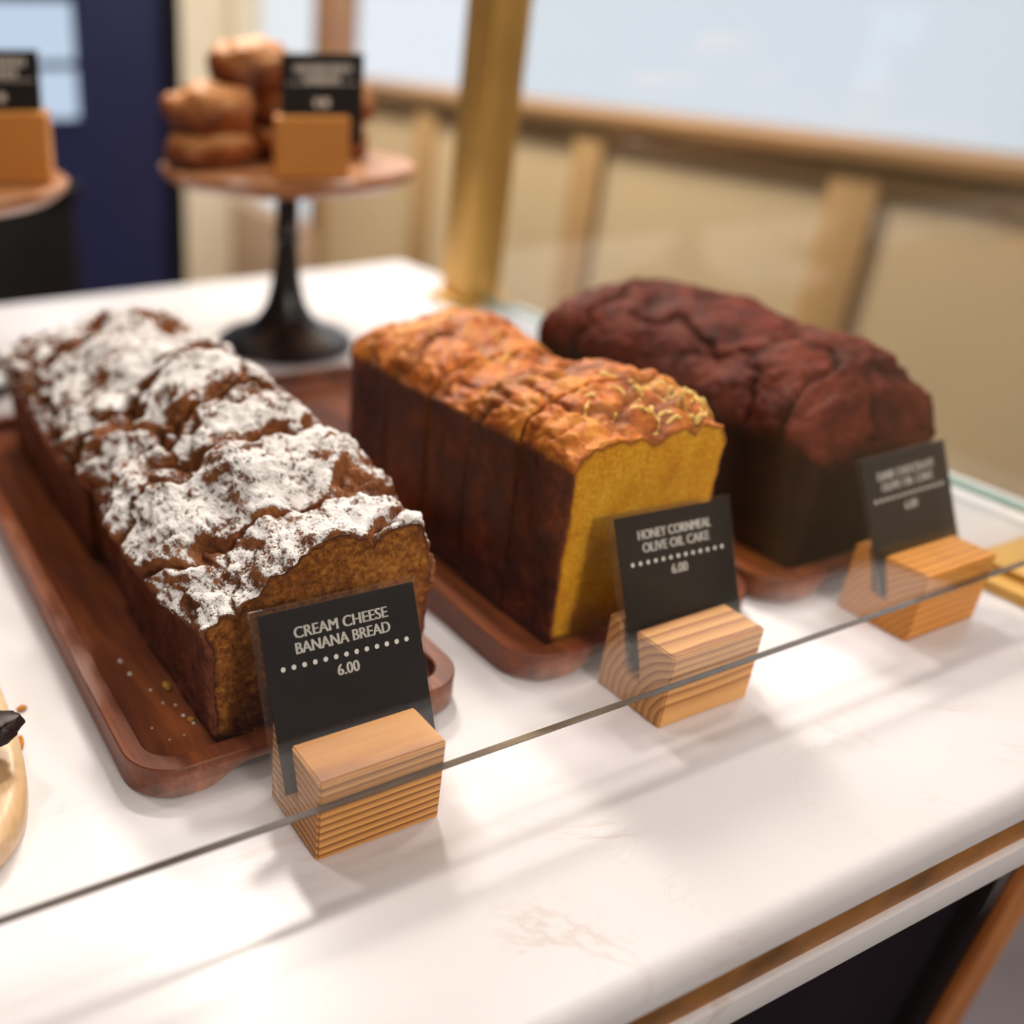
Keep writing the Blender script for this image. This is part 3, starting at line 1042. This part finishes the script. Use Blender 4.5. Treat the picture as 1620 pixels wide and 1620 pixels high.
# ------------------------------------------------------------------ cake stands
DZ = 0.172
def cake_stand(loc, label):
    t = thing('cake_stand', loc, label, 'cake stand', 'cake stands on the counter')
    base = [(0.066, 0.0), (0.0675, 0.003), (0.0665, 0.007), (0.061, 0.011), (0.052, 0.0145), (0.040, 0.019), (0.030, 0.026), (0.023, 0.035), (0.0185, 0.045), (0.016, 0.055)]
    lathe('pedestal_base', base, M['iron'], t)
    pole = [(0.016, 0.055), (0.0135, 0.068), (0.0115, 0.085), (0.0105, 0.100), (0.0125, 0.103), (0.0128, 0.107), (0.0108, 0.110), (0.0105, 0.140), (0.013, 0.150), (0.030, 0.154), (0.034, DZ - 0.017)]
    lathe('pole', pole, M['iron'], t)
    R = 0.117
    top = [(0.06, DZ - 0.017), (R - 0.012, DZ - 0.015), (R - 0.002, DZ - 0.008), (R, DZ - 0.002), (R - 0.003, DZ + 0.001), (R - 0.010, DZ), (0.05, DZ)]
    lathe('wooden_plate', top, M['acacia'], t, 96)
    return t
S1 = (0.434, 0.845, 0)
S2 = (0.113, 0.868, 0)
cake_stand(S1, 'wood-topped black iron cake stand behind the honey loaf')
cake_stand(S2, 'wood-topped black iron cake stand in front of the navy partition')

def blob(name, loc, size, mat, parent, seed, lump=0.18, rot=0.0, n=30, m=22):
    verts, faces, top, dust_or_crack, rim = [], [], [], [], []
    for i in range(m + 1):
        th = PI * i / m
        for k in range(n):
            ph = 2 * PI * k / n
            d = Vector((math.sin(th) * math.cos(ph), math.sin(th) * math.sin(ph), math.cos(th)))
            d2 = Vector([math.copysign(abs(c) ** 0.75, c) for c in d])
            r = 1 + lump * noise.noise(d * 1.7 + Vector((seed, seed * 2, 0))) + lump * 0.6 * noise.noise(d * 4.3 + Vector((0, seed, seed))) + lump * 0.25 * noise.noise(d * 11 + Vector((seed, 0, 0)))
            p = Vector((d2.x * size[0], d2.y * size[1], d2.z * size[2])) * r
            p.z = max(p.z, -size[2] * 0.8)
            c, s_ = math.cos(rot), math.sin(rot)
            verts.append((loc[0] + p.x * c - p.y * s_, loc[1] + p.x * s_ + p.y * c, loc[2] + size[2] * 0.8 + p.z))
            top.append(sstep(-0.2, 0.6, d.z)); dust_or_crack.append(0.8 + 0.4 * noise.noise(d * 5)); rim.append(0)
    for i in range(m):
        for k in range(n):
            faces.append((i * n + k, (i + 1) * n + k, (i + 1) * n + (k + 1) % n, i * n + (k + 1) % n))
    return from_data(name, verts, faces, mat, parent, {'top': top, 'dust_or_crack': dust_or_crack, 'rim': rim}, None, 80)

def scone(x, y, z, size, label, seed, rot=0.0):
    o = blob('scone', (0, 0, 0), size, M['scone'], None, seed, 0.24, rot)
    o.location = (x, y, z)
    return tag(o, label, 'pastry', 'scones piled on the cake stand')
zt = DZ + 0.0005
scone(0.362, 0.856, zt, (0.038, 0.032, 0.017), 'dark brown scone at the bottom of the pile, left of the price card', 1.3)
scone(0.440, 0.885, zt, (0.034, 0.034, 0.017), 'brown scone at the bottom of the pile behind the wooden block', 2.6)
scone(0.498, 0.866, zt, (0.022, 0.030, 0.018), 'dark scone on the plate just right of the wooden block', 3.9)
scone(0.364, 0.857, zt + 0.027, (0.039, 0.032, 0.022), 'golden scone in the middle of the pile, left of the price card', 5.1, 0.3)
scone(0.446, 0.885, zt + 0.027, (0.034, 0.030, 0.020), 'golden scone behind the black price card on the stand', 6.4)
scone(0.506, 0.868, zt + 0.030, (0.022, 0.028, 0.019), 'brown scone peeping out right of the black price card', 7.7)
scone(0.408, 0.872, zt + 0.062, (0.036, 0.032, 0.021), 'golden scone topmost of the pile on the cake stand', 8.2, -0.2)

def dashes(seed):
    r = random.Random(seed)
    out = []
    for y, wid in ((ch_ * 0.80, 0.046), (ch_ * 0.69, 0.030)):
        x = -wid / 2
        while x < wid / 2:
            w = r.uniform(0.0012, 0.003)
            out.append((x, x + w, y - 0.003, y + 0.003)); x += w + r.uniform(0.0008, 0.0016)
    out.append((-0.006, -0.002, ch_ * 0.45 - 0.003, ch_ * 0.45 + 0.003))
    out.append((0.0, 0.006, ch_ * 0.45 - 0.003, ch_ * 0.45 + 0.003))
    return out
price_tag((0.377, 0.756, DZ + 0.0008), 'black price card in a wooden block on the scone stand', M['pine_c'], [], rot=math.radians(-23), tilt_deg=10,
          x_off=0.0085, strokes=dashes(1), block=(0.0600, 0.040, 0.047), acr=(0.068, 0.071), card=(0.067, 0.0695))
price_tag((0.147, 0.829, DZ + 0.0008), 'black price card in a wooden block on the stand by the navy partition', M['pine_c'], [], rot=math.radians(-20), tilt_deg=8,
          x_off=-0.008, strokes=dashes(2), block=(0.0600, 0.040, 0.052), acr=(0.068, 0.068), card=(0.067, 0.0665))

# ------------------------------------------------------------------ paddle board with a chocolate bar at the near left
bd = thing('serving_board', (-0.06, 0.42, 0), 'pale wooden serving board with a rounded end, left of the walnut trays', 'board')
pts = []
for i in range(64):
    a = 2 * PI * i / 64
    c, s_ = math.cos(a), math.sin(a)
    pts.append((math.copysign(abs(c) ** 0.40, c) * 0.114, math.copysign(abs(s_) ** 0.45, s_) * 0.140))
rings = [(0.985, 0.0), (1.0, 0.003), (1.0, 0.010), (0.985, 0.0135), (0.95, 0.0145)]
verts = [(x * k, y * k, z) for k, z in rings for x, y in pts]
faces = [(i * 64 + k, i * 64 + (k + 1) % 64, (i + 1) * 64 + (k + 1) % 64, (i + 1) * 64 + k) for i in range(len(rings) - 1) for k in range(64)]
faces += [tuple(range(64))[::-1], tuple((len(rings) - 1) * 64 + k for k in range(64))]
from_data('board_body', verts, faces, M['maple'], bd, angle=60)

bar = thing('chocolate_pastry', (0.0, 0.37, 0.015), 'orange crumbed pastry with dark chocolate coating on the pale serving board', 'pastry')
blob('crumb_body', (-0.001, 0.006, 0), (0.046, 0.028, 0.015), M['orange_crumb'], bar, 3.3, 0.15, 0.1, 48, 30)
blob('chocolate_coating', (0.002, -0.022, 0.009), (0.050, 0.014, 0.007), M['dark_choc'], bar, 2.2, 0.16, -0.12, 48, 30)

def bit(name, x, y, z, r, mat, label, cat, group, seed, stretch=(1, 1, 0.6), rot=0.0):
    bm = bmesh.new()
    bmesh.ops.create_icosphere(bm, subdivisions=2, radius=r)
    for v in bm.verts:
        k = 1 + 0.5 * noise.noise(v.co * (1.3 / r) + Vector((seed, 0, seed)))
        v.co = Vector((v.co.x * stretch[0], v.co.y * stretch[1], v.co.z * stretch[2])) * k
    lowest = min(v.co.z for v in bm.verts)
    for v in bm.verts:
        v.co.z -= lowest
    o = from_bm(name, bm, mat)
    o.location = (x, y, z)
    o.rotation_euler = (0, 0, rot)
    return tag(o, label, cat, group)
bit('crumb', 0.0613, 0.387, 0, 0.0018, M['orange_crumb'], 'small orange crumb on the marble, farther of the two by the board', 'crumb', None, 1, (1.5, 1, 0.6))
bit('crumb', 0.0544, 0.3617, 0, 0.0030, M['orange_crumb'], 'long orange crumb on the marble, nearer of the two by the board', 'crumb', None, 2, (0.6, 1.4, 0.5), -0.3)
for i, (x, y, r) in enumerate(((0.1137, 0.3959, .0011), (0.1145, 0.3838, .0010), (0.1195, 0.3676, .0006), (0.1215, 0.356, .0005), (0.1105, 0.3408, .0005), (0.1268, 0.3431, .0008),
                               (0.1150, 0.3300, .0005), (0.1273, 0.3177, .0008), (0.1508, 0.3148, .0006), (0.1290, 0.336, .0008), (0.1262, 0.352, .0007), (0.122, 0.330, .0005), (0.141, 0.3165, .0005))):
    bit('sugar_speck', x, y, TF - 0.0002, r, M['sugar'], 'tiny white speck of icing sugar fallen on the walnut tray', 'crumb', 'sugar specks on the banana loaf tray', i * 1.7)
bit('crumb', 0.1270, 0.366, TF - 0.0002, 0.0022, M['gold_crumb'], 'golden crumb on the walnut tray, larger of the two by the banana loaf', 'crumb', None, 5, (1, 1.2, 0.9))
bit('crumb', 0.1285, 0.3385, TF - 0.0002, 0.0015, M['gold_crumb'], 'golden crumb on the walnut tray near the front corner of the banana loaf', 'crumb', None, 8)
